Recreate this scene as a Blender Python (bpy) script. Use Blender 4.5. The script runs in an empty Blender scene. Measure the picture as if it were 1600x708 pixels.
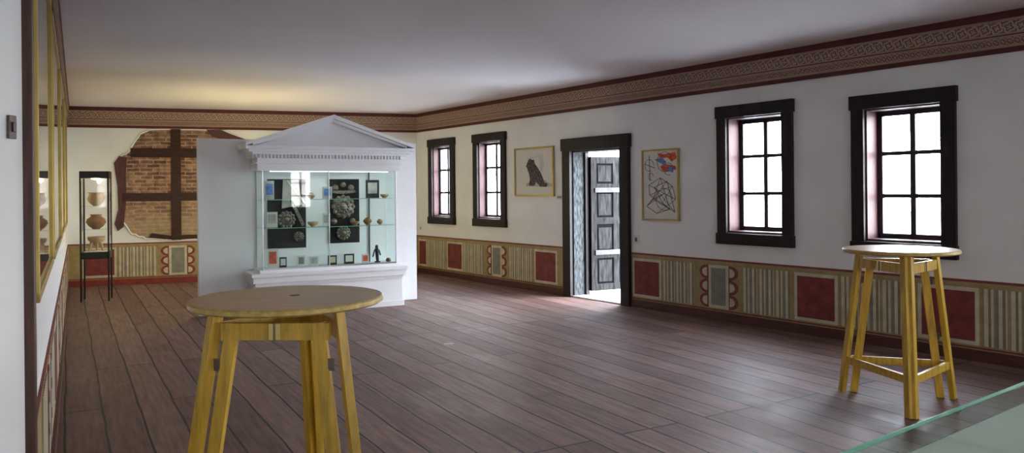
import bpy, bmesh, math, random
from mathutils import Matrix, Vector
random.seed(7)
S=bpy.context.scene
# ---------------------------------------------------------------- materials
def nt(name):
    m=bpy.data.materials.new(name); m.use_nodes=True
    n=m.node_tree.nodes; l=m.node_tree.links
    return m,n,l,n['Principled BSDF']
def c4(c): return (c[0],c[1],c[2],1)
def mat(name,col,rough=.6,metal=0,var=.12,scale=6,stretch=(1,1,1),bump=0.0,spec=.5,emit=0,emc=None):
    m,n,l,b=nt(name)
    b.inputs['Roughness'].default_value=rough; b.inputs['Metallic'].default_value=metal
    b.inputs['Specular IOR Level'].default_value=spec
    uv=n.new('ShaderNodeTexCoord'); mp=n.new('ShaderNodeMapping'); mp.inputs['Scale'].default_value=stretch
    l.new(uv.outputs['UV'],mp.inputs['Vector'])
    no=n.new('ShaderNodeTexNoise'); no.inputs['Scale'].default_value=scale; no.inputs['Detail'].default_value=5
    l.new(mp.outputs['Vector'],no.inputs['Vector'])
    r=n.new('ShaderNodeValToRGB'); r.color_ramp.elements[0].position=.3; r.color_ramp.elements[1].position=.7
    r.color_ramp.elements[0].color=c4([max(0,x*(1-var)) for x in col]); r.color_ramp.elements[1].color=c4([min(1,x*(1+var)) for x in col])
    l.new(no.outputs['Fac'],r.inputs['Fac']); l.new(r.outputs['Color'],b.inputs['Base Color'])
    if bump>0:
        bp=n.new('ShaderNodeBump'); bp.inputs['Strength'].default_value=bump; bp.inputs['Distance'].default_value=.01
        l.new(no.outputs['Fac'],bp.inputs['Height']); l.new(bp.outputs['Normal'],b.inputs['Normal'])
    if emit>0:
        b.inputs['Emission Color'].default_value=c4(emc or col); b.inputs['Emission Strength'].default_value=emit
    return m
plaster=mat('plaster_white',(.79,.81,.81),.85,var=.04,scale=2.5,bump=.15)
ceilm=mat('ceiling_paint',(.74,.70,.73),.9,var=.02,scale=1.2)
darkwood=mat('dark_wood',(.012,.008,.010),.5,var=.5,scale=5,stretch=(6,1,1),bump=.5,spec=.3)
redwood=mat('red_brown_wood',(.075,.022,.024),.55,var=.35,scale=5,stretch=(6,1,1),bump=.3)
brownpost=mat('post_wood',(.06,.022,.012),.5,var=.35,scale=5,stretch=(8,1,1),bump=.3)
sashwood=mat('sash_wood',(.022,.018,.03),.5,var=.3,scale=8)
beamwood=mat('beam_wood',(.036,.011,.008),.7,var=.5,scale=6,stretch=(1,6,1),bump=.6)
pine=mat('pine_yellow',(.60,.38,.045),.4,var=.3,scale=4,stretch=(9,1.2,1),bump=.08)
pinetop=mat('pine_top',(.44,.26,.11),.33,var=.28,scale=3,stretch=(1.2,14,1),bump=.05)
edgew=mat('table_edge',(.46,.33,.09),.4,var=.3,scale=30)
knot=mat('knot',(.10,.045,.02),.5)
brass=mat('brass',(.62,.46,.16),.3,metal=1,var=.1)
gold=mat('gold_frame',(.42,.31,.09),.35,metal=.6,var=.15)
steel=mat('steel',(.5,.5,.52),.3,metal=1,var=.05)
hinge=mat('hinge_iron',(.16,.14,.11),.4,metal=.9,var=.2)
cabwhite=mat('cabinet_white',(.86,.88,.91),.45,var=.012)
panelwhite=mat('panel_white',(.82,.84,.88),.6,var=.02,scale=2)
black=mat('black_metal',(.012,.012,.014),.4,var=.2)
blackboard=mat('black_velvet',(.006,.005,.006),.8,var=.3)
cream=mat('paint_cream',(.54,.50,.37),.8,var=.16,scale=9)
ochre=mat('paint_ochre',(.33,.25,.11),.8,var=.18,scale=9)
olive=mat('paint_olive',(.23,.19,.09),.8,var=.18,scale=12)
redp=mat('paint_red',(.19,.035,.033),.75,var=.28,scale=9)
redbr=mat('paint_scallop',(.21,.045,.038),.75,var=.25,scale=10)
greyp=mat('paint_grey',(.22,.22,.19),.8,var=.15,scale=9)
tan=mat('paint_tan',(.33,.26,.15),.8,var=.15,scale=9)
maroon=mat('paint_maroon',(.085,.013,.015),.6,var=.2,scale=8)
pink=mat('paint_pink',(.38,.26,.20),.8,var=.12,scale=8)
basebr=mat('baseboard_brown',(.075,.022,.018),.5,var=.35,scale=4,stretch=(1,8,1),bump=.2)
paper=mat('paper',(.66,.65,.60),.8,var=.04)
charcoal=mat('charcoal',(.09,.08,.075),.9,var=.75,scale=26)
greywash=mat('grey_wash',(.42,.41,.38),.9,var=.2,scale=10)
inkblue=mat('ink_blue',(.10,.22,.50),.8,var=.4,scale=25)
inkred=mat('ink_red',(.60,.10,.05),.8,var=.3,scale=25)
ink=mat('ink_black',(.05,.05,.06),.8)
silver=mat('silver_relief',(.20,.18,.14),.4,metal=.4,var=.7,scale=45,bump=.9)
clay=mat('clay',(.28,.13,.06),.8,var=.3,scale=9,bump=.3)
clay2=mat('clay_pale',(.42,.30,.17),.8,var=.25,scale=9,bump=.3)
doorleaf=mat('door_leaf',(.017,.0165,.016),.7,var=.8,scale=5,stretch=(6,1,1),bump=.4,spec=.08)
doorgroove=mat('door_groove',(.003,.003,.004),.8,spec=.05)
doorpale=mat('door_rail_pale',(.08,.078,.075),.7,var=.3,spec=.1)
jambm=mat('jamb_weathered',(.045,.05,.052),.8,var=.85,scale=7,stretch=(5,1.5,1),bump=.8,spec=.15)
plast=mat('switch_plastic',(.12,.09,.07),.5)
plastw=mat('white_plastic',(.7,.7,.68),.4,var=.02)
pave=mat('paving',(.38,.37,.35),.9,var=.1,scale=2)
teal=mat('glass_edge_green',(.25,.55,.42),.15,var=.05)
felt=mat('case_felt',(.88,.91,.84),.8,var=.03)
lampshade=mat('lamp_bowl',(.75,.68,.5),.5)
strip=mat('light_strip',(1,1,1),.5,emit=.5,emc=(.92,1,.95))
strip2=mat('light_strip_bright',(1,1,1),.5,emit=2,emc=(.95,1,.93))
def glassmat(name,tint=(1,1,1),k=1.0):
    m,n,l,b=nt(name); n.remove(b)
    out=n['Material Output']; t=n.new('ShaderNodeBsdfTransparent'); t.inputs[0].default_value=c4(tint)
    g=n.new('ShaderNodeBsdfGlossy'); g.inputs['Roughness'].default_value=.02
    lw=n.new('ShaderNodeFresnel'); lw.inputs['IOR'].default_value=1.45
    ge=n.new('ShaderNodeNewGeometry'); inv=n.new('ShaderNodeMath'); inv.operation='SUBTRACT'; inv.inputs[0].default_value=k; 
    l.new(ge.outputs['Backfacing'],inv.inputs[1])
    cl=n.new('ShaderNodeMath'); cl.operation='MAXIMUM'; cl.inputs[1].default_value=0; l.new(inv.outputs[0],cl.inputs[0])
    mu=n.new('ShaderNodeMath'); mu.operation='MULTIPLY'; l.new(cl.outputs[0],mu.inputs[1]); l.new(lw.outputs[0],mu.inputs[0])
    mx=n.new('ShaderNodeMixShader'); l.new(mu.outputs[0],mx.inputs[0]); l.new(t.outputs[0],mx.inputs[1]); l.new(g.outputs[0],mx.inputs[2])
    l.new(mx.outputs[0],out.inputs[0]); return m
glass=glassmat('clear_glass'); glassg=glassmat('green_glass',(.94,.985,.965),.8)
def artglass():
    m,n,l,b=nt('glazed_artwork')
    uv=n.new('ShaderNodeTexCoord'); no=n.new('ShaderNodeTexNoise'); no.inputs['Scale'].default_value=2.2; no.inputs['Detail'].default_value=6
    l.new(uv.outputs['UV'],no.inputs['Vector'])
    r=n.new('ShaderNodeValToRGB'); e=r.color_ramp.elements
    e[0].position=.35;e[0].color=(.025,.02,.008,1);e[1].position=.7;e[1].color=(.12,.10,.03,1)
    l.new(no.outputs['Fac'],r.inputs['Fac']); l.new(r.outputs[0],b.inputs['Base Color'])
    b.inputs['Roughness'].default_value=.6; b.inputs['Coat Weight'].default_value=1; b.inputs['Coat Roughness'].default_value=.02
    return m
artg=artglass()
def floormat():
    m,n,l,b=nt('floor_planks')
    uv=n.new('ShaderNodeTexCoord')
    br=n.new('ShaderNodeTexBrick'); br.offset=.37; br.offset_frequency=3; br.squash=1
    br.inputs['Scale'].default_value=1; br.inputs['Brick Width'].default_value=3.9; br.inputs['Row Height'].default_value=.235
    br.inputs['Mortar Size'].default_value=.009; br.inputs['Mortar Smooth'].default_value=.3; br.inputs['Bias'].default_value=0
    br.inputs['Color1'].default_value=(.13,.064,.050,1); br.inputs['Color2'].default_value=(.23,.132,.108,1); br.inputs['Mortar'].default_value=(.012,.007,.006,1)
    nd=n.new('ShaderNodeTexNoise'); nd.inputs['Scale'].default_value=.9; l.new(uv.outputs['UV'],nd.inputs['Vector'])
    va=n.new('ShaderNodeVectorMath'); va.operation='MULTIPLY_ADD'; va.inputs[1].default_value=(.05,.05,0); l.new(nd.outputs['Color'],va.inputs[0]); l.new(uv.outputs['UV'],va.inputs[2])
    l.new(va.outputs[0],br.inputs['Vector'])
    mp=n.new('ShaderNodeMapping'); mp.inputs['Scale'].default_value=(1.2,14,1); l.new(uv.outputs['UV'],mp.inputs['Vector'])
    no=n.new('ShaderNodeTexNoise'); no.inputs['Scale'].default_value=2; no.inputs['Detail'].default_value=7; l.new(mp.outputs[0],no.inputs['Vector'])
    no2=n.new('ShaderNodeTexNoise'); no2.inputs['Scale'].default_value=1.4; no2.inputs['Detail'].default_value=9; no2.inputs['Roughness'].default_value=.7; l.new(uv.outputs['UV'],no2.inputs['Vector'])
    mr=n.new('ShaderNodeMapRange'); mr.inputs[1].default_value=.3;mr.inputs[2].default_value=.7;mr.inputs[3].default_value=.6;mr.inputs[4].default_value=1.35
    l.new(no.outputs['Fac'],mr.inputs[0])
    mx=n.new('ShaderNodeMix'); mx.data_type='RGBA'; mx.blend_type='MULTIPLY'; mx.inputs[0].default_value=1
    l.new(br.outputs['Color'],mx.inputs[6]); l.new(mr.outputs[0],mx.inputs[7])
    mr3=n.new('ShaderNodeMapRange'); mr3.inputs[1].default_value=.48;mr3.inputs[2].default_value=.72;mr3.inputs[3].default_value=0;mr3.inputs[4].default_value=.7
    l.new(no2.outputs['Fac'],mr3.inputs[0])
    mx2=n.new('ShaderNodeMix'); mx2.data_type='RGBA'; mx2.blend_type='SCREEN'; l.new(mr3.outputs[0],mx2.inputs[0]); l.new(mx.outputs[2],mx2.inputs[6]); mx2.inputs[7].default_value=(.13,.10,.10,1)
    l.new(mx2.outputs[2],b.inputs['Base Color'])
    r2=n.new('ShaderNodeMapRange'); r2.inputs[1].default_value=.3;r2.inputs[2].default_value=.7;r2.inputs[3].default_value=.42;r2.inputs[4].default_value=.68
    l.new(no2.outputs['Fac'],r2.inputs[0]); l.new(r2.outputs[0],b.inputs['Roughness']); b.inputs['Specular IOR Level'].default_value=.42
    bp=n.new('ShaderNodeBump'); bp.inputs['Strength'].default_value=.8; bp.inputs['Distance'].default_value=.01; bp.invert=True
    l.new(br.outputs['Fac'],bp.inputs['Height'])
    bp2=n.new('ShaderNodeBump'); bp2.inputs['Strength'].default_value=.4; bp2.inputs['Distance'].default_value=.005
    l.new(no.outputs['Fac'],bp2.inputs['Height']); l.new(bp.outputs[0],bp2.inputs['Normal']); l.new(bp2.outputs[0],b.inputs['Normal'])
    return m
floorm=floormat()
def brickmat():
    m,n,l,b=nt('old_brick')
    uv=n.new('ShaderNodeTexCoord'); nd=n.new('ShaderNodeTexNoise'); nd.inputs['Scale'].default_value=3
    l.new(uv.outputs['UV'],nd.inputs['Vector'])
    va=n.new('ShaderNodeVectorMath'); va.operation='MULTIPLY_ADD'; va.inputs[1].default_value=(.06,.06,0)
    l.new(nd.outputs['Color'],va.inputs[0]); l.new(uv.outputs['UV'],va.inputs[2])
    br=n.new('ShaderNodeTexBrick'); br.inputs['Scale'].default_value=1; br.inputs['Brick Width'].default_value=.21; br.inputs['Row Height'].default_value=.066
    br.inputs['Mortar Size'].default_value=.010; br.inputs['Color1'].default_value=(.15,.055,.045,1); br.inputs['Color2'].default_value=(.38,.20,.13,1); br.inputs['Mortar'].default_value=(.36,.30,.22,1)
    l.new(va.outputs[0],br.inputs['Vector'])
    n2=n.new('ShaderNodeTexNoise'); n2.inputs['Scale'].default_value=9; n2.inputs['Detail'].default_value=7; l.new(uv.outputs['UV'],n2.inputs['Vector'])
    mr=n.new('ShaderNodeMapRange'); mr.inputs[1].default_value=.3;mr.inputs[2].default_value=.7;mr.inputs[3].default_value=.5;mr.inputs[4].default_value=1.35; l.new(n2.outputs['Fac'],mr.inputs[0])
    mx=n.new('ShaderNodeMix'); mx.data_type='RGBA'; mx.blend_type='MULTIPLY'; mx.inputs[0].default_value=1
    l.new(br.outputs['Color'],mx.inputs[6]); l.new(mr.outputs[0],mx.inputs[7])
    sp=n.new('ShaderNodeSeparateXYZ'); l.new(uv.outputs['UV'],sp.inputs[0])
    mz=n.new('ShaderNodeMapRange'); mz.inputs[1].default_value=1.5; mz.inputs[2].default_value=1.0; mz.inputs[3].default_value=0; mz.inputs[4].default_value=.5; l.new(sp.outputs[1],mz.inputs[0])
    m2=n.new('ShaderNodeMix'); m2.data_type='RGBA'; m2.blend_type='MIX'; l.new(mz.outputs[0],m2.inputs[0]); l.new(mx.outputs[2],m2.inputs[6]); m2.inputs[7].default_value=(.46,.36,.22,1)
    l.new(m2.outputs[2],b.inputs['Base Color']); b.inputs['Roughness'].default_value=.9
    bp=n.new('ShaderNodeBump'); bp.inputs['Strength'].default_value=1; bp.inputs['Distance'].default_value=.02; bp.invert=True
    l.new(br.outputs['Fac'],bp.inputs['Height']); l.new(bp.outputs[0],b.inputs['Normal']); return m
brickm=brickmat()
def ornament(name,ca,cb,per,vc,k,sym=0):
    m,n,l,b=nt(name)
    uv=n.new('ShaderNodeTexCoord'); sp=n.new('ShaderNodeSeparateXYZ'); l.new(uv.outputs['UV'],sp.inputs[0])
    def M(op,a,bv=None,c=None):
        q=n.new('ShaderNodeMath'); q.operation=op
        for i,x in enumerate((a,bv,c)):
            if x is None: continue
            if isinstance(x,(int,float)): q.inputs[i].default_value=x
            else: l.new(x,q.inputs[i])
        return q.outputs[0]
    u=M('DIVIDE',sp.outputs[0],per); fu=M('SUBTRACT',M('FRACT',u),.5); fv=M('DIVIDE',M('SUBTRACT',sp.outputs[1],vc),per)
    d=M('SQRT',M('ADD',M('MULTIPLY',fu,fu),M('MULTIPLY',fv,fv)))
    petals=M('MULTIPLY',M('SINE',M('MULTIPLY',M('ARCTAN2',fv,fu),float(sym))),1.3)
    s=M('SINE',M('ADD',M('MULTIPLY',d,k),petals))
    no=n.new('ShaderNodeTexNoise'); no.inputs['Scale'].default_value=35; no.inputs['Detail'].default_value=4; l.new(uv.outputs['UV'],no.inputs['Vector'])
    t=M('ADD',s,M('MULTIPLY',M('SUBTRACT',no.outputs['Fac'],.5),3.0))
    r=n.new('ShaderNodeValToRGB'); r.color_ramp.elements[0].position=.2; r.color_ramp.elements[1].position=.8
    r.color_ramp.elements[0].color=c4(ca); r.color_ramp.elements[1].color=c4(cb)
    l.new(M('MULTIPLY_ADD',t,.5,.5),r.inputs[0]); l.new(r.outputs[0],b.inputs['Base Color']); b.inputs['Roughness'].default_value=.8; return m
orn1=ornament('frieze_ornament_upper',(.18,.08,.062),(.45,.36,.29),.095,2.922,18,4)
orn2=ornament('frieze_ornament_lower',(.17,.08,.06),(.38,.29,.23),.055,2.80,14,2)
# ---------------------------------------------------------------- mesh builder
class Ob:
    def __init__(s,name,M=None):
        s.name=name; s.M=M or Matrix(); s.v=[]; s.f=[]; s.m=[]; s.sm=[]; s.mats=[]
    def mi(s,m):
        if m not in s.mats: s.mats.append(m)
        return s.mats.index(m)
    def add(s,vs,fs,m,smooth=False):
        o=len(s.v); s.v+= [Vector(v) for v in vs]; k=s.mi(m)
        for f in fs: s.f.append([o+i for i in f]); s.m.append(k); s.sm.append(smooth)
    def box(s,x0,x1,y0,y1,z0,z1,m):
        s.add([(x0,y0,z0),(x1,y0,z0),(x1,y1,z0),(x0,y1,z0),(x0,y0,z1),(x1,y0,z1),(x1,y1,z1),(x0,y1,z1)],
              [(0,3,2,1),(4,5,6,7),(0,1,5,4),(1,2,6,5),(2,3,7,6),(3,0,4,7)],m)
    def beam(s,p0,p1,w,d,m,side=None):
        p0=Vector(p0);p1=Vector(p1);a=(p1-p0).normalized()
        u=Vector(side) if side else Vector((0,0,1))
        if abs(a.dot(u))>.95 and not side: u=Vector((1,0,0))
        u=(u-a*u.dot(a)).normalized(); t=a.cross(u)
        vs=[]
        for p in(p0,p1):
            for i,j in((-1,-1),(1,-1),(1,1),(-1,1)): vs.append(p+u*i*w/2+t*j*d/2)
        s.add(vs,[(0,3,2,1),(4,5,6,7),(0,1,5,4),(1,2,6,5),(2,3,7,6),(3,0,4,7)],m)
    def cyl(s,p0,p1,r0,r1,m,n=16,smooth=True):
        p0=Vector(p0);p1=Vector(p1);a=(p1-p0).normalized(); u=Vector((0,0,1)) if abs(a.z)<.9 else Vector((1,0,0))
        u=(u-a*u.dot(a)).normalized(); t=a.cross(u); vs=[]
        for p,r in((p0,r0),(p1,r1)):
            for i in range(n):
                an=2*math.pi*i/n; vs.append(p+u*math.cos(an)*r+t*math.sin(an)*r)
        s.add(vs,[(i,(i+1)%n,n+(i+1)%n,n+i) for i in range(n)],m,smooth)
        s.add(vs,[list(range(n))[::-1],[n+i for i in range(n)]],m)
    def lathe(s,c,prof,m,n=28,axis='z'):
        vs=[];k=len(prof)
        for r,z in prof:
            for i in range(n):
                an=2*math.pi*i/n
                if axis=='z': vs.append((c[0]+r*math.cos(an),c[1]+r*math.sin(an),c[2]+z))
                else: vs.append((c[0]+r*math.cos(an),c[1]+z,c[2]+r*math.sin(an)))
        fs=[(j*n+i,j*n+(i+1)%n,(j+1)*n+(i+1)%n,(j+1)*n+i) for j in range(k-1) for i in range(n)]
        s.add(vs,fs,m,True)
    def prism(s,pts,y0,y1,m):
        n=len(pts); vs=[(x,y0,z) for x,z in pts]+[(x,y1,z) for x,z in pts]
        s.add(vs,[list(range(n)),[n+i for i in range(n)][::-1]]+[(i,(i+1)%n,n+(i+1)%n,n+i) for i in range(n)],m)
    def slab(s,pts,z0,z1,m):
        n=len(pts); vs=[(x,y,z0) for x,y in pts]+[(x,y,z1) for x,y in pts]
        s.add(vs,[list(range(n)),[n+i for i in range(n)][::-1]]+[(i,(i+1)%n,n+(i+1)%n,n+i) for i in range(n)],m)
    def done(s,bevel=0):
        uvs=[]
        for f in s.f:
            a,b,c=s.v[f[0]],s.v[f[1]],s.v[f[2]]
            nn=(b-a).cross(c-a)
            if nn.length<1e-9 and len(f)>3: nn=(b-a).cross(s.v[f[3]]-a)
            k=max(range(3),key=lambda i:abs(nn[i]))
            for i in f:
                p=s.v[i]; uvs.append((p.y,p.z) if k==0 else ((p.x,p.z) if k==1 else (p.x,p.y)))
        lo=Vector([min(p[i] for p in s.v) for i in range(3)]); hi=Vector([max(p[i] for p in s.v) for i in range(3)])
        c=(lo+hi)/2; c.z=lo.z
        flip=s.M.to_3x3().determinant()<0
        Fm=Matrix.Diagonal((-1,1,1,1)) if flip else Matrix()
        loc=[Fm@(p-c) for p in s.v]
        me=bpy.data.meshes.new(s.name); me.from_pydata(loc,[],s.f)
        for m in s.mats: me.materials.append(m)
        me.polygons.foreach_set('material_index',s.m); me.polygons.foreach_set('use_smooth',s.sm)
        ul=me.uv_layers.new(name='UVMap')
        for i,u in enumerate(uvs): ul.data[i].uv=u
        bm=bmesh.new(); bm.from_mesh(me); bmesh.ops.recalc_face_normals(bm,faces=bm.faces); bm.to_mesh(me); bm.free()
        o=bpy.data.objects.new(s.name,me)
        o.matrix_world=s.M@Matrix.Translation(c)@Fm
        S.collection.objects.link(o)
        if bevel>0:
            b=o.modifiers.new('bevel','BEVEL'); b.width=bevel; b.segments=2; b.limit_method='ANGLE'
        return o
def frame(o,d,n):
    d=Vector((d[0],d[1],0)).normalized(); n=Vector((n[0],n[1],0)).normalized()
    return Matrix(((d.x,n.x,0,o[0]),(d.y,n.y,0,o[1]),(0,0,1,0),(0,0,0,1)))
# ---------------------------------------------------------------- room layout (metres)
A=(-7.53,13.0); B=(-1.836,14.89); P=(-1.486,2.334); J=(-1.606,1.2)
dR=(.595,-.804); nR=(-.804,-.595)
C=(B[0]+19.5*dR[0],B[1]+19.5*dR[1]); D=(2.554,-6.13)
HC=3.06; WT=.26
FR=frame(B,dR,nR); FB=frame(A,(.949,.315),(.315,-.949)); FL=frame(A,(.4925,-.8703),(.8703,.4925))
jd=Vector((J[0]-P[0],J[1]-P[1],0)).normalized()
FJ=frame(P,(jd.x,jd.y),(-jd.y,jd.x)); FJ2=frame(J,(.493,-.870),(.870,.493)); FN=frame(C,(-.804,-.595),(-.595,.804))
LR=19.5; LB=6.0; LL=12.26; LN=8.975
def wall(name,M,L,T,ops,ext0=0,ext1=0):
    o=Ob(name,M); xs=-ext0
    for (a,b,z0,z1) in sorted(ops):
        o.box(xs,a,-T,0,0,HC,plaster)
        if z0>0: o.box(a,b,-T,0,0,z0,plaster)
        o.box(a,b,-T,0,z1,HC,plaster); xs=b
    o.box(xs,L+ext1,-T,0,0,HC,plaster); return o.done()
wins=[(.487,1.388,.97,2.52,.12),(2.007,2.946,.97,2.52,.13),(7.21,8.21,.92,2.51,.20),(8.88,9.87,.90,2.46,.20),(11.4,12.4,.9,2.46,.2),(13.1,14.1,.9,2.46,.2),(15.2,16.2,.9,2.46,.2),(17,18,.9,2.46,.2)]
CW=.125
door=(4.404,5.758,2.30)
DO=(4.404+.16,5.758-.15,0,2.30-.16)
wall('wall_right',FR,LR,WT,[(a+(CW if r>.15 else .01),b-CW,z0+CW,z1-CW) for a,b,z0,z1,r in wins]+[DO],.15)
wall('wall_back',FB,LB,.3,[],.3,0)
wall('wall_left',FL,LL,.3,[],0,0)
jl=math.hypot(J[0]-P[0],J[1]-P[1])
wall('wall_left_return',FJ,jl,.3,[])
wall('wall_left_near',FJ2,8.43,.3,[])
nw=[(1.6,2.6),(3.6,4.6),(5.6,6.6)]
wall('wall_near',FN,LN,WT,[(a+CW,b-CW,.9+CW,2.46-CW) for a,b in nw],.35,.35)
poly=[A,B,C,D,J,P]
MF=frame((0,0),(-.58,1),(1,.58)); MFi=MF.inverted()
fl=Ob('floor',MF); fl.slab([(MFi@Vector((x,y,0)))[:2] for x,y in poly],-.12,0,floorm); fl.done()
ce=Ob('ceiling'); 
ce.slab([(-8.3,13.2),(-2,15.4),(10.5,-.6),(2.6,-6.9),(-2.4,.9),(-2.1,2.2)],HC,HC+.15,ceilm); ce.done()
gr=Ob('courtyard_ground'); gr.box(-40,60,-40,60,-.35,-.3,pave); gr.done()
# ---------------------------------------------------------------- windows
def portal(M,a,b,z0,z1,d=-.27):
    L=bpy.data.lights.new('daylight_portal','AREA'); L.shape='RECTANGLE'; L.size=b-a; L.size_y=z1-z0
    try: L.cycles.is_portal=True
    except Exception: pass
    o=bpy.data.objects.new('daylight_portal',L); S.collection.objects.link(o)
    c=M@Vector(((a+b)/2,d,(z0+z1)/2)); n=(M.to_3x3()@Vector((0,1,0))).normalized()
    o.location=c; o.rotation_euler=(-n).to_track_quat('Z','Y').to_euler()
def window(i,M,a,b,z0,z1,R):
    o=Ob('window_%d'%i,M); ia,ib,iz0,iz1=a+CW,b-CW,z0+CW,z1-CW
    o.box(a,ia+.005,0,.045,z0,z1,darkwood); o.box(ib-.005,b,0,.045,z0,z1,darkwood)
    o.box(a-.015,b+.015,0,.055,z1-CW-.005,z1+.01,darkwood); o.box(a-.01,b+.01,0,.06,z0-.01,z0+CW*.95,darkwood)
    thin=R<.15; q=.022 if thin else .04
    t=.02; E=R+q
    o.box(ia,ia+t,-E,.0,iz0,iz1,redwood); o.box(ib-t,ib,-E,.0,iz0,iz1,redwood)
    o.box(ia,ib,-E,0,iz1-t,iz1,redwood); o.box(ia,ib,-E,0.0,iz0,iz0+t,redwood)
    f=.04 if thin else .05; x0,x1,y0,y1=ia+t,ib-t,iz0+t,iz1-t
    o.box(x0,x0+f,-R-q,-R,y0,y1,sashwood);o.box(x1-f,x1,-R-q,-R,y0,y1,sashwood)
    o.box(x0,x1,-R-q,-R,y0,y0+f,sashwood);o.box(x0,x1,-R-q,-R,y1-f,y1,sashwood)
    xm=(x0+x1)/2; o.box(xm-.026,xm+.026,-R-q,-R,y0,y1,sashwood)
    for k in(1,2):
        zz=y0+(y1-y0)*k/3; o.box(x0,x1,-R-q+.003,-R-.003,zz-.02,zz+.02,sashwood)
    o.box(x0+.01,x1-.01,-R-.014,-R-.010,y0+.01,y1-.01,glass)
    o.done(.003); portal(M,ia,ib,iz0,iz1)
for i,(a,b,z0,z1,r) in enumerate(wins): window(i+1,FR,a,b,z0,z1,r)
for i,(a,b) in enumerate(nw): window(i+9,FN,a,b,.9,2.46,.2)
# ---------------------------------------------------------------- door
o=Ob('door_1',FR); a,b,h=door; ia,ib,_,ih=DO
o.box(a,ia+.01,0,.06,0,h,darkwood); o.box(ib-.01,b,0,.06,0,h,darkwood); o.box(a-.02,b+.02,0,.07,ih-.01,h+.01,darkwood)
o.box(ia,ia+.03,-WT-.01,0,0,ih,jambm); o.box(ib-.03,ib,-WT-.01,0,0,ih,darkwood); o.box(ia,ib,-WT-.01,0,ih-.03,ih,darkwood)
o.box(ia+.03,ia+.07,-WT-.01,-.2,0,ih-.03,darkwood)
o.box(ia,ib,-WT,.03,0,.02,mat('threshold_worn',(.42,.38,.35),.5,var=.3))
hx,hy=ia+.06,-WT-.01; ang=math.radians(80)
ux,uy=math.cos(ang),-math.sin(ang); px,py=-uy,ux
def lf(u0,u1,t0,t1,z0,z1,m):
    vs=[]
    for z in(z0,z1):
        for u,t in((u0,t0),(u1,t0),(u1,t1),(u0,t1)): vs.append((hx+u*ux+t*px,hy+u*uy+t*py,z))
    o.add(vs,[(0,3,2,1),(4,5,6,7),(0,1,5,4),(1,2,6,5),(2,3,7,6),(3,0,4,7)],m)
W=.88; lf(0,W,0,.045,.07,2.05,doorgroove)
for u in(0,.39,W-.1): lf(u,u+.1,.045,.062,.07,2.05,doorleaf)
for z in(.07,.55,1.05,1.55,1.95): lf(0,W,.045,.06,z,z+.1,doorleaf)
for z in(.60,1.52): lf(.06,W-.03,.06,.085,z,z+.07,doorpale)
for u in(.1,.49):
    for z in(.17,.65,1.15,1.65): lf(u+.03,u+.26,.045,.056,z+.03,z+(.35 if z<1.6 else .27),doorleaf)
lf(W-.08,W-.05,.06,.10,1.0,1.16,steel)
o.done(.004); portal(FR,ia,ib,0,ih)
o=Ob('doorstep',FR); o.box(ia-.2,ib+.2,-2.2,-WT-.001,-.3,-.01,mat('doorstep_stone',(.8,.79,.77),.8,var=.08)); o.done()
# ---------------------------------------------------------------- frieze
def frieze(name,M,L,s0=0):
    o=Ob(name,M)
    for z0,z1,d,m in((2.995,HC,.045,maroon),(2.975,2.995,.035,pink),(2.875,2.975,.022,orn1),(2.859,2.875,.03,pink),(2.849,2.859,.03,maroon),(2.834,2.849,.028,pink),(2.768,2.834,.018,orn2),(2.748,2.768,.024,pink),(2.705,2.748,.03,maroon)):
        o.box(s0,L,0,d,z0,z1,m)
    o.done()
frieze('trim_1',FR,LR); frieze('trim_2',FB,LB); frieze('trim_3',FL,LL-.12)
# ---------------------------------------------------------------- painted dado
DZ=.72
def dado(name,M,runs,items,side,base=basebr):
    o=Ob(name,M)
    for a,b in runs:
        o.box(a,b,0,.006,.08,DZ-.02,ochre); o.box(a,b,0,.012,DZ-.022,DZ,redbr); o.box(a,b,0,.010,DZ-.04,DZ-.022,tan); o.box(a,b,0,.009,.11,.125,redp)
    z0,z1=.14,.65
    for k,a,b in items:
        if k=='r':
            o.box(a+.025,b-.025,0,.009,z0,z1,cream); o.box(a+.06,b-.06,0,.012,z0+.035,z1-.035,redp)
        elif k=='s':
            o.box(a+.01,b-.01,0,.008,z0,z1,tan); x=a+.015; j=0
            seq=[(.034,cream),(.016,olive),(.022,cream),(.012,tan),(.018,greyp),(.03,cream),(.02,olive),(.012,cream),(.024,tan)]
            while x<b-.05:
                w,m=seq[j%len(seq)]; o.box(x,x+w,0,.011,z0,z1,m); x+=w+.003; j+=1
        elif k=='c':
            c=(a+b)/2; o.box(c-.145,c+.145,0,.010,z0,z1,cream); o.box(c-.105,c+.105,0,.013,z0+.035,z1-.035,greyp)
            r=(z1-z0)/6
            for sg in(-1,1):
                bx=c+sg*.165
                o.box(min(bx,bx-sg*.014),max(bx,bx-sg*.014),0,.012,z0,z1,redbr)
                for q in range(3):
                    cz=z0+r*(2*q+1)
                    for rr,d,m in((r,.012,redbr),(r*.62,.016,cream)):
                        pts=[(bx+sg*rr*1.35*math.cos(t),cz+rr*math.sin(t)) for t in [(-90+180*i/14)*math.pi/180 for i in range(15)]]
                        o.prism(pts,0,d,m)
    o.done()
    bb=Ob('baseboard_'+side,M)
    for a,b in runs: bb.box(a,b,0,.03,0,.10,base)
    bb.done(.004)
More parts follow.
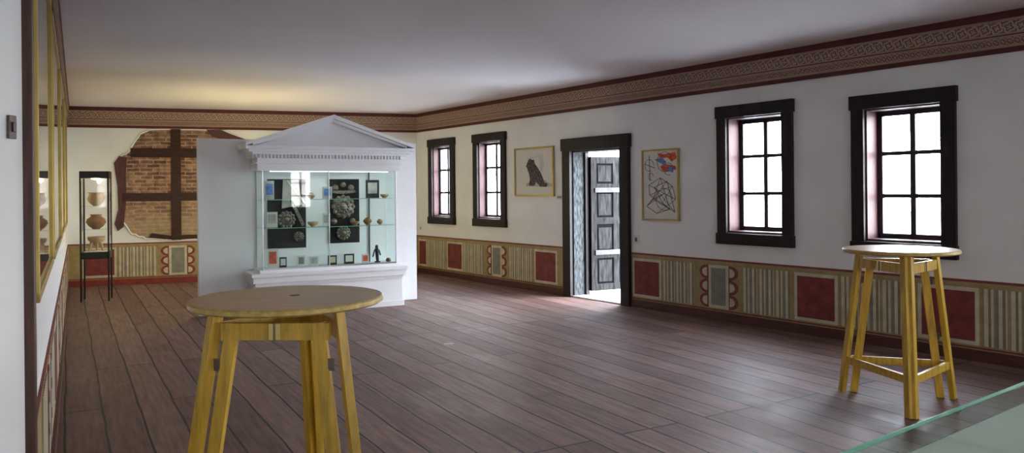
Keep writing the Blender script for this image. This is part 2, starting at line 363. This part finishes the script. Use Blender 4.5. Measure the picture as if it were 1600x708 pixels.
it=[('r',0.02,.39),('s',.39,1.06),('r',1.06,1.64),('s',1.64,2.30),('c',2.30,3.0),('s',3.0,3.64),('r',3.64,4.24),
 ('r',5.76,6.314),('s',6.314,6.854),('c',6.854,7.534),('s',7.534,8.18),('r',8.18,8.73),('s',8.73,9.487),('r',9.487,10.07),('s',10.07,10.8),('c',10.8,11.5),('s',11.5,12.2),('r',12.2,12.8),('s',12.8,13.5),('r',13.5,14.1),('s',14.1,14.8),('c',14.8,15.5),('s',15.5,16.2),('r',16.2,16.8),('s',16.8,17.5),('c',17.5,18.2),('s',18.2,19.3)]
dado('trim_4',FR,[(0,4.404),(5.758,LR)],it,'right')
redbase=mat('baseboard_red',(.22,.035,.025),.5,var=.2)
dado('trim_5',FB,[(0,LB)],[('r',.2,.77),('s',.77,1.40),('c',1.40,2.04),('s',2.04,2.65),('r',2.65,3.2),('s',3.2,3.85),('c',3.85,4.5),('s',4.5,5.1),('r',5.1,5.6),('s',5.6,5.98)],'back',redbase)
itl=[];x=.1;seq=['s','r','s','c'];w={'s':.66,'r':.58,'c':.68};j=0
while x<11: itl.append((seq[j%4],x,x+w[seq[j%4]])); x+=w[seq[j%4]]; j+=1
dado('trim_6',FL,[(0,LL-.12)],itl,'left')
o=Ob('trim_7',FL); o.box(LL-.12,LL+.0,0,.034,0,HC,brownpost); o.done(.003)
# ---------------------------------------------------------------- exposed brick with timber framing
o=Ob('exposed_brick_patch',FB)
out=[(1.28,2.70),(1.14,2.60),(1.02,2.42),(.90,2.26),(.80,2.18),(.74,2.03),(.77,1.8),(.83,1.5),(.78,1.2),(.86,1.05),(1.0,.88),(1.22,.78),(1.6,.745),(2.1,.75),(2.6,.82),(2.95,1.2),(3.15,1.8),(3.1,2.3),(3.25,2.50),(2.85,2.53),(2.62,2.62),(2.45,2.70)]
pts=[]
for i in range(len(out)):
    p,q=out[i],out[(i+1)%len(out)]
    for k in range(4):
        t=k/4; pts.append((p[0]+(q[0]-p[0])*t+random.uniform(-.018,.018),min(2.70,p[1]+(q[1]-p[1])*t+random.uniform(-.018,.018))))
o.prism(pts,.001,.012,brickm)
for i in range(len(pts)):
    p,q=pts[i],pts[(i+1)%len(pts)]
    o.cyl((p[0],.015,p[1]),(q[0],.015,q[1]),.014,.014,plaster,6)
o.box(1.62,1.78,.001,.035,.75,2.70,beamwood)
o.box(.98,3.05,.001,.03,2.20,2.36,beamwood); o.box(.84,3.1,.001,.03,1.44,1.58,beamwood)
o.prism([(.72,2.10),(.80,2.22),(.92,2.2),(.90,1.9),(.91,1.5),(.88,1.2),(.86,1.0),(.77,.93),(.72,1.05),(.78,1.3),(.77,1.7)],.001,.03,redwood)
o.prism([(2.45,2.70),(2.6,2.63),(2.9,2.52),(3.3,2.5),(3.3,2.46),(2.7,2.45),(2.3,2.58),(2.2,2.70)],.001,.028,redwood)
o.prism([(1.25,.80),(1.6,.76),(2.2,.77),(2.2,.84),(1.6,.83),(1.3,.88)],.001,.03,beamwood)
o.done()
# ---------------------------------------------------------------- wall pictures
def picframe(o,a,b,z0,z1,w=.022,m=gold,d=.03):
    o.box(a,b,.001,d,z0,z0+w,m);o.box(a,b,.001,d,z1-w,z1,m);o.box(a,a+w,.001,d,z0,z1,m);o.box(b-w,b,.001,d,z0,z1,m)
o=Ob('framed_drawing',FR); a,b,z0,z1=3.19,4.168,1.47,2.23
picframe(o,a,b,z0,z1); o.box(a+.02,b-.02,.004,.012,z0+.02,z1-.02,paper)
def PP(l,d0,d1,m): o.prism([(a+(b-a)*u,z0+(z1-z0)*v) for u,v in l],d0,d1,m)
pw=mat('pale_wash',(.55,.55,.52),.9)
PP([(.30,.20),(.98,.19),(.95,.26),(.85,.27),(.78,.33),(.3,.27)],.010,.0135,greywash)
PP([(.30,.78),(.72,.86),(.76,.60),(.66,.62),(.62,.80),(.34,.76)],.010,.0131,pw)
PP([(.66,.80),(.74,.84),(.72,.5),(.66,.5)],.010,.0133,pw)
PP([(.34,.70),(.37,.76),(.42,.77),(.46,.74),(.50,.75),(.53,.66),(.60,.58),(.68,.47),(.73,.36),(.76,.28),(.84,.25),(.82,.19),(.66,.19),(.62,.24),(.55,.30),(.52,.22),(.45,.21),(.37,.22),(.40,.35),(.38,.46),(.35,.52),(.33,.58),(.30,.62)],.012,.016,charcoal)
o.done()
o=Ob('framed_abstract_print',FR); a,b,z0,z1=5.98,6.61,1.157,2.07
picframe(o,a,b,z0,z1,.02); o.box(a+.02,b-.02,.004,.012,z0+.02,z1-.02,paper)
def PP(l,d0,d1,m): o.prism([(a+(b-a)*u,z0+(z1-z0)*v) for u,v in l],d0,d1,m)
PP([(.42,.95),(.6,.93),(.9,.95),(.93,.86),(.8,.82),(.7,.88),(.5,.87)],.010,.0135,inkred)
PP([(.50,.76),(.62,.79),(.9,.76),(.92,.71),(.7,.68),(.55,.70)],.010,.0137,inkred)
PP([(.35,.86),(.55,.88),(.66,.82),(.62,.77),(.5,.81)],.011,.0142,inkblue)
PP([(.72,.76),(.86,.73),(.84,.67),(.70,.69)],.011,.0144,inkblue)
def ln(p,q,w=.0045):
    o.cyl((a+(b-a)*p[0],.013,z0+(z1-z0)*p[1]),(a+(b-a)*q[0],.013,z0+(z1-z0)*q[1]),w,w,ink,5)
net=[(.18,.5),(.5,.6),(.82,.48),(.9,.3),(.6,.38),(.3,.3),(.12,.2),(.4,.1),(.75,.16),(.55,.25),(.34,.47),(.68,.55),(.88,.12),(.2,.36)]
for i in range(len(net)): ln(net[i],net[(i+1)%len(net)],.0035)
for i,j in((0,4),(1,5),(2,9),(3,7),(5,8),(6,4),(10,12),(11,6),(1,8),(13,2)): ln(net[i],net[j],.003)
for cx,cz,r in((.2,.78,.12),(.24,.62,.07),(.6,.3,.22),(.62,.82,.2),(.72,.72,.12)):
    pr=None
    for k in range(17):
        t=k/16*5.2; p=(cx+r*math.cos(t),cz+r*.7*math.sin(t)); 
        if pr: ln(pr,p,.003)
        pr=p
ln((.2,.92),(.22,.56),.004); ln((.07,.8),(.36,.74),.004)
o.done()
o=Ob('light_switch',FR); o.box(5.82,5.90,.001,.014,.84,.95,plastw); o.box(5.84,5.88,.014,.02,.87,.92,plast); o.done(.002)
o=Ob('wall_label',FR); o.box(4.22,4.34,.001,.008,1.42,1.49,paper)
for k in range(4): o.box(4.235+.025*k,4.25+.025*k,.008,.009,1.44,1.47,ink)
o.done()
o=Ob('wall_socket',FR); o.box(.10,.18,.001,.012,.82,.9,plastw); o.box(.125,.155,.012,.018,.845,.875,plast); o.done(.002)
for a,b in((9.85,11.75),(7.3,9.55),(4.9,7.0),(2.5,4.6)):
    o=Ob('framed_picture',FL); picframe(o,a,b,1.16,2.68,.035,gold,.03); o.box(a+.03,b-.03,.004,.018,1.18,2.66,artg); o.done(.003)
o=Ob('wall_switch',FJ); o.box(.035,.065,.001,.01,1.72,1.79,plast); o.box(.042,.056,.01,.016,1.74,1.77,black); o.done(.002)
# ---------------------------------------------------------------- tripod bar tables
def table(cx,cy,rot,H=1.11,R=.40,rf=.46):
    M=Matrix.Translation((cx,cy,0)); o=Ob('round_bar_table',M)
    o.lathe((0,0,0),[(0,H-.03),(R-.012,H-.03),(R,H-.022)],edgew,64); o.lathe((0,0,0),[(R,H-.022),(R,H-.006),(R-.006,H)],edgew,64)
    n=64; o.add([((R-.006)*math.cos(2*math.pi*i/n),(R-.006)*math.sin(2*math.pi*i/n),H) for i in range(n)],[list(range(n))],pinetop)
    o.cyl((.02,.03,H-.001),(.02,.03,H+.002),.022,.022,knot,16)
    T=[];Fp=[]
    for k in range(3):
        an=rot+k*2*math.pi/3; T.append(Vector((.30*math.cos(an),.30*math.sin(an),H-.03))); Fp.append(Vector((rf*math.cos(an),rf*math.sin(an),0)))
    for k in range(3):
        t1,t2,f1,f2=T[k],T[(k+1)%3],Fp[k],Fp[(k+1)%3]; e=(f2-f1).normalized(); nrm=Vector((e.y,-e.x,0))
        def at(f,t,z): return f+(t-f)*(z/(H-.03))
        for ci,(t,f,sg) in enumerate(((t1,f1,1),(t2,f2,-1))):
            hi=H-.085 if k==1 else H-.03
            corner=(k+ci)%3
            off=.092 if k==1 else (.034 if corner==0 else .016)
            o.beam(f+e*sg*off,at(f,t,hi)+e*sg*off,.052,.036,pine,side=e)
        a0=at(f1,t1,H-.12)+e*.05; a1=at(f2,t2,H-.12)-e*.05
        o.beam(a0,a1,.07,.03,pine,side=(0,0,1))
        b0=at(f1,t1,.25)+e*.04; b1=at(f2,t2,.25)-e*.04
        o.beam(b0,b1,.055,.024,pine,side=(0,0,1))
        m=(a0+a1)/2; o.beam(m+nrm*.017-Vector((0,0,.034)),m+nrm*.017+Vector((0,0,.034)),.05,.004,brass,side=e)
        o.cyl(m+nrm*.02-Vector((0,0,.036)),m+nrm*.02+Vector((0,0,.036)),.005,.005,hinge,8)
        if k==1:
            for f,t,sg in((f1,t1,1),(f2,t2,-1)):
                for z in(.45,.86):
                    g=at(f,t,z); o.beam(g+e*sg*.042+nrm*.017,g+e*sg*.068+nrm*.017,.05,.005,hinge,side=(0,0,1))
    return o.done(.004)
table(-.96,3.28,math.radians(88))
table(2.80,5.55,math.radians(-108),R=.385,rf=.445)
# ---------------------------------------------------------------- partition + pedimented showcase
FC=frame((-1.39,11.14),(.877,.48),(.48,-.877))
o=Ob('partition_panel',FC); o.box(-2.95,0,-.10,-.002,0,2.26,panelwhite); o.done(.004)
o=Ob('pediment_showcase',FC)
x0,x1,dp=-2.34,-.37,.46
o.box(x0+.02,x1-.02,0,dp-.02,0,.38,cabwhite)
o.box(x0,x1,0,dp,0,.07,cabwhite)
o.box(x0-.0,x1+.0,0,dp,.38,.42,cabwhite); o.box(x0-.03,x1+.03,0,dp+.03,.42,.50,cabwhite); o.box(x0-.05,x1+.05,0,dp+.05,.50,.54,cabwhite); o.box(x0+.06,x1-.06,0,dp-.03,.54,.58,cabwhite)
gx0,gx1,gd,gz0,gz1=-2.24,-.46,.41,.58,1.84
o.box(gx0,gx1,.0,.012,gz0,gz1,cabwhite)
g=.006
o.box(gx0,gx0+g,.012,gd,gz0,gz1,glassg);o.box(gx1-g,gx1,.012,gd,gz0,gz1,glassg)
xm=-1.395
o.box(gx0,xm+.02,gd-g,gd,gz0,gz1,glassg);o.box(xm-.02,gx1,gd-.02,gd-.02+g,gz0,gz1,glassg)
for x in(gx0,xm,gx1-.012): o.box(x,x+.012,gd-.004,gd+.008,gz0,gz1,steel)
for x in(-.72,): o.box(x,x+.012,.014,.03,gz0,gz1,black)
for z in(1.10,1.465): o.box(gx0+.01,gx1-.01,.02,gd-.03,z,z+.008,glassg); o.box(gx0+.01,gx1-.01,gd-.032,gd-.029,z,z+.008,teal)
o.box(gx0,gx1,gd-.02,gd+.01,gz0,gz0+.02,steel)
o.box(gx0+.1,gx1-.1,.37,.39,1.825,1.838,strip)
o.box(x0+.04,x1-.04,0,dp-.02,1.84,2.0,cabwhite); o.box(x0+.02,x1-.02,0,dp,1.93,1.945,cabwhite)
nd=44
for k in range(nd):
    x=x0+.01+(x1-x0-.02)*k/nd; o.box(x,x+.024,dp-.03,dp+.03,2.0,2.045,cabwhite)
for k in range(9):
    y=.03+k*.047; o.box(x0-.02,x0+.04,y,y+.024,2.0,2.045,cabwhite); o.box(x1-.04,x1+.02,y,y+.024,2.0,2.045,cabwhite)
o.box(x0+.03,x1-.03,0,dp-.01,2.0,2.05,cabwhite)
o.box(x0-.03,x1+.03,0,dp+.04,2.045,2.075,cabwhite); o.box(x0-.08,x1+.08,0,dp+.08,2.075,2.11,cabwhite); o.box(x0-.12,x1+.12,0,dp+.12,2.11,2.15,cabwhite)
cx=(x0+x1)/2; ap=2.57; ex0,ex1=x0-.12,x1+.12
o.prism([(ex0+.12,2.15),(ex1-.12,2.15),(cx,ap-.06)],.0,dp-.02,cabwhite)
for t,y1,wd in((0,dp+.12,.045),(.045,dp+.07,.04)):
    for sg,e in((-1,ex0),(1,ex1)):
        o.prism([(e-sg*t*2.0,2.15),(e-sg*t*2.0,2.15+ .038),(cx,ap-t),(cx,ap-t-wd-.01)],0,y1,cabwhite)
o.done(.002)
o=Ob('black_display_board',FC); o.box(-2.10,-1.60,.014,.03,.82,1.74,blackboard); o.box(-1.29,-.86,.014,.03,.86,1.74,blackboard); o.done()
def medallion(name,x,z,r,y=.045):
    o=Ob(name,FC); o.lathe((x,y,z),[(0,.03),(r*.25,.028),(r*.3,.01),(r*.55,.016),(r*.6,.004),(r*.85,.01),(r*.9,-.002),(0,-.004)],silver,24,'y')
    for k in range(12):
        t=2*math.pi*k/12; o.lathe((x+r*.82*math.cos(t),y,z+r*.82*math.sin(t)),[(0,.02),(r*.12,.014),(r*.2,0)],silver,8,'y')
        o.lathe((x+r*.45*math.cos(t),y,z+r*.45*math.sin(t)),[(0,.03),(r*.09,.02),(r*.12,.005)],silver,8,'y')
    return o.done()
medallion('silver_medallion',-1.09,1.36,.165); medallion('silver_medallion',-1.09,1.0,.10); medallion('silver_mask',-1.86,1.20,.12); medallion('silver_mask',-1.70,.97,.07)
o=Ob('silver_buckle',FC)
for k,(x,z,r) in enumerate(((-1.2,1.62,.045),(-.98,1.62,.045),(-1.09,1.66,.04),(-1.22,1.16,.04),(-.96,1.16,.04))):
    o.lathe((x,.045,z),[(0,.02),(r*.5,.018),(r,.004),(r,-.01),(0,-.012)],silver,14,'y')
o.prism([(-1.27,1.555),(-1.25,1.59),(-1.1,1.58),(-.93,1.59),(-.91,1.555),(-1.1,1.535)],.033,.05,silver)
o.done()
o=Ob('relief_panel',FC)
o.prism([(-1.92,1.35),(-1.66,1.40),(-1.70,1.73),(-1.90,1.73)],.031,.05,greywash); o.beam((-1.80,.057,1.46),(-1.64,.057,1.12),.04,.01,silver); o.beam((-1.85,.057,1.72),(-1.62,.057,1.42),.02,.01,paper)
o.done()
def card(x,y,z,w,h,m,m2=None,fr=None):
    z+=.002
    o=Ob('display_card',FC); o.prism([(x,z),(x+w,z),(x+w,z+h),(x,z+h)],y,y+.008,fr or m)
    if m2: o.box(x+w*.15,x+w*.85,y+.008,y+.010,z+h*.25,z+h*.85,m2)
    o.box(x+w*.3,x+w*.7,y-.04,y,z,z+.01,m); o.done()
inkgold=mat('ink_pale',(.55,.5,.3),.7)
for a in [(-2.16,.30,.58,.13,.26,paper,inkred),(-2.0,.25,.58,.09,.14,black,paper),(-1.77,.24,.58,.10,.15,paper,greyp),(-1.60,.24,.58,.11,.13,paper,greywash),(-1.36,.22,.58,.12,.13,black,inkgold),(-1.14,.22,.58,.14,.14,black,paper),(-.90,.24,.58,.10,.13,paper,inkred),
          (-2.15,.2,1.108,.14,.2,paper,greywash),(-2.17,.2,1.473,.12,.24,greywash,inkblue),(-1.42,.2,1.473,.13,.16,greywash,inkblue),(-.82,.2,1.473,.19,.25,black,greywash),(-1.42,.2,1.108,.10,.17,paper,greywash)]:
    card(*a)
def vase(name,M,c,s,m,prof=None):
    prof=prof or [(0,0),(.35,0),(.38,.05),(.75,.35),(1,.75),(.9,1.1),(.55,1.35),(.5,1.45),(.62,1.6),(.56,1.6),(.44,1.45),(0,1.2)]
    o=Ob(name,M); o.lathe(c,[(r*s,z*s) for r,z in prof],m); return o
bowl=[(0,0),(.4,0),(.42,.06),(.9,.45),(1,.85),(.92,.9),(.8,.5),(.3,.15),(0,.12)]
vase('small_jug',FC,(-.80,.2,1.11),.06,clay).done(); vase('small_jug',FC,(-.62,.2,1.11),.045,clay2).done()
vase('small_jug',FC,(-1.58,.25,1.475),.05,clay2).done()
vase('shallow_bowl',FC,(-1.56,.25,1.11),.07,clay2,bowl).done(); vase('shallow_bowl',FC,(-1.0,.28,1.11),.06,clay,bowl).done(); vase('shallow_bowl',FC,(-.56,.22,1.475),.06,clay2,bowl).done()
vase('silver_cup',FC,(-.53,.28,.582),.04,silver).done()
o=Ob('standing_figurine',FC); o.cyl((-.66,.2,.582),(-.66,.2,.60),.04,.04,black); o.cyl((-.66,.2,.60),(-.67,.2,.78),.02,.028,black); o.lathe((-.67,.2,.80),[(0,-.03),(.02,-.015),(.024,0),(.015,.022),(0,.028)],black,12); o.beam((-.70,.2,.76),(-.72,.18,.66),.014,.014,black); o.beam((-.64,.2,.76),(-.61,.18,.68),.014,.014,black)
o.done()
# ---------------------------------------------------------------- tall vitrine with pots
FV=frame((-6.15,11.35),(.93,.37),(.37,-.93))
o=Ob('glass_vitrine',FV); h=.19; t=.022; Z=1.90
for sx in(-1,1):
    for sy in(-1,1):
        x=sx*(h-t/2); y=sy*(h-t/2); o.box(x-t/2,x+t/2,y-t/2,y+t/2,0,Z,black)
for z0,z1 in((Z-.10,Z),(.62,.72)): o.box(-h,h,-h,h,z0,z1,black)
for s in(-1,1):
    o.box(-h+t,h-t,s*(h-.008)-.003,s*(h-.008)+.003,.72,Z-.1,glass); o.box(s*(h-.008)-.003,s*(h-.008)+.003,-h+t,h-t,.72,Z-.1,glass)
for z in(1.04,1.38): o.box(-h+t,h-t,-h+t,h-t,z,z+.008,glassg)
o.box(-h+t+.02,h-t-.02,-h+t+.02,h-t-.02,.72,.726,felt)
o.lathe((0,0,Z-.115),[(0,0),(.05,0),(.06,.014)],mat('downlight_lens',(1,.85,.5),.5,emit=10,emc=(1,.72,.3)),20)
o.done()
vase('ceramic_pot',FV,(0,0,1.39),.115,clay2,[(0,0),(.35,0),(.4,.08),(.85,.5),(1,.95),(.85,1.35),(.8,1.6),(.98,1.75),(.92,1.75),(.72,1.6),(.75,1.3),(0,1.2)]).done()
vase('ceramic_pot',FV,(0,0,1.05),.135,clay).done()
o=vase('ceramic_tripod_bowl',FV,(0,0,.83),.12,clay2,bowl)
for k in range(3):
    a=k*2.094+.5; o.cyl((.06*math.cos(a),.06*math.sin(a),.86),(.11*math.cos(a),.11*math.sin(a),.728),.03,.012,clay2,10)
o.done()
# ---------------------------------------------------------------- table showcase (bottom right)
G=frame((.50,1.49),(.80,.60),(.60,-.80))
o=Ob('glass_table_showcase',G); L,Wd,ZT=2.0,.85,.985
for x in(.04,L-.04):
    for y in(.04,Wd-.04): o.box(x-.025,x+.025,y-.025,y+.025,0,.85,cabwhite)
o.box(0,L,0,Wd,.85,.925,cabwhite); o.box(.01,L-.01,.01,Wd-.01,.925,.93,felt)
g=.008
for (a,b,c,d) in((0,L,0,g),(0,L,Wd-g,Wd),(0,g,0,Wd),(L-g,L,0,Wd)): o.box(a,b,c,d,.925,ZT-.008,glassg)
o.box(0,L,0,Wd,ZT-.008,ZT,glassg)
for (a,b,c,d) in((0,L,-.002,0),(0,L,Wd,Wd+.002),(-.002,0,0,Wd),(L,L+.002,0,Wd)): o.box(a,b,c,d,ZT-.009,ZT+.0005,teal)
o.box(.1,L-.1,Wd-.05,Wd-.02,.95,.962,strip2)
o.done()
o=Ob('bronze_fibula',G)
for k,(x,y) in enumerate(((.78,.18),(.92,.24),(1.06,.18),(.85,.34),(1.2,.25),(1.35,.3),(1.0,.36))):
    pr=None
    for j in range(10):
        t=j/9*math.pi; p=(x+.03*math.cos(t+k),y+.03*math.sin(t+k),.937)
        if pr: o.cyl(pr,p,.005,.005,clay,6)
        pr=p
    o.beam((x-.04,y,.9355),(x+.04,y+.02*(k%3),.9355),.008,.006,clay)
o.done()
o=Ob('display_label',G)
for x,y in((.7,.42),(1.15,.4),(1.3,.15)): o.box(x,x+.08,y,y+.05,.931,.933,paper)
o.done()
M=Matrix.Translation((-4.1,11.9,0)); o=Ob('floor_lamp',M)
o.lathe((0,0,0),[(0,0),(.14,0),(.14,.02),(.02,.04),(.012,.06),(.012,1.15),(.03,1.18),(.15,1.28),(.145,1.28),(.02,1.20),(0,1.20)],lampshade); o.done()
def plight(name,loc,e,col,r):
    L=bpy.data.lights.new(name,'POINT'); L.energy=e; L.color=col; L.shadow_soft_size=r
    q=bpy.data.objects.new(name,L); q.location=loc; S.collection.objects.link(q)
plight('floor_lamp_bulb',(-4.1,11.9,1.40),25,(1,.85,.38),.1)
plight('vitrine_bulb',tuple(FV@Vector((0,0,1.76))),3.0,(1,.80,.40),.03)
def alight(name,M,c,sx,sy,e,col):
    L=bpy.data.lights.new(name,'AREA'); L.shape='RECTANGLE'; L.size=sx; L.size_y=sy; L.energy=e; L.color=col
    q=bpy.data.objects.new(name,L); ex=(M.to_3x3()@Vector((1,0,0))).normalized(); ang=math.atan2(ex.y,ex.x)
    q.location=M@Vector(c); q.rotation_euler=(0,0,ang); S.collection.objects.link(q)
alight('showcase_strip_light',FC,(-1.35,.30,1.81),1.5,.06,.8,(.93,1,.98))
alight('table_case_light',G,(1.0,.40,.970),1.7,.03,1.2,(.95,1,.94))
o=Ob('paper_scrap'); o.slab([(-.70,7.78),(-.60,7.80),(-.62,7.88),(-.71,7.85)],.0005,.002,greywash); o.done()
# ---------------------------------------------------------------- world & camera
w=bpy.data.worlds.new('sky'); S.world=w; w.use_nodes=True; n=w.node_tree.nodes; l=w.node_tree.links
bg=n['Background']; tc=n.new('ShaderNodeTexCoord'); sp=n.new('ShaderNodeSeparateXYZ'); r=n.new('ShaderNodeValToRGB')
l.new(tc.outputs['Generated'],sp.inputs[0]); l.new(sp.outputs['Z'],r.inputs[0])
r.color_ramp.elements[0].color=(1,.98,.98,1); r.color_ramp.elements[1].color=(.70,.83,1,1); r.color_ramp.elements[1].position=.6
l.new(r.outputs[0],bg.inputs[0]); bg.inputs[1].default_value=14
cd=bpy.data.cameras.new('camera'); cam=bpy.data.objects.new('camera',cd); S.collection.objects.link(cam)
cd.sensor_width=36; cd.lens=27; cd.shift_y=-55/1600; cd.clip_start=.05
R=Matrix.Rotation(math.pi/2,4,'X')@Matrix.Rotation(-.0094,4,'Z')
cam.location=(0,0,1.55); cam.rotation_euler=R.to_euler()
S.camera=cam
S.view_settings.view_transform='Standard'; S.view_settings.exposure=1.4
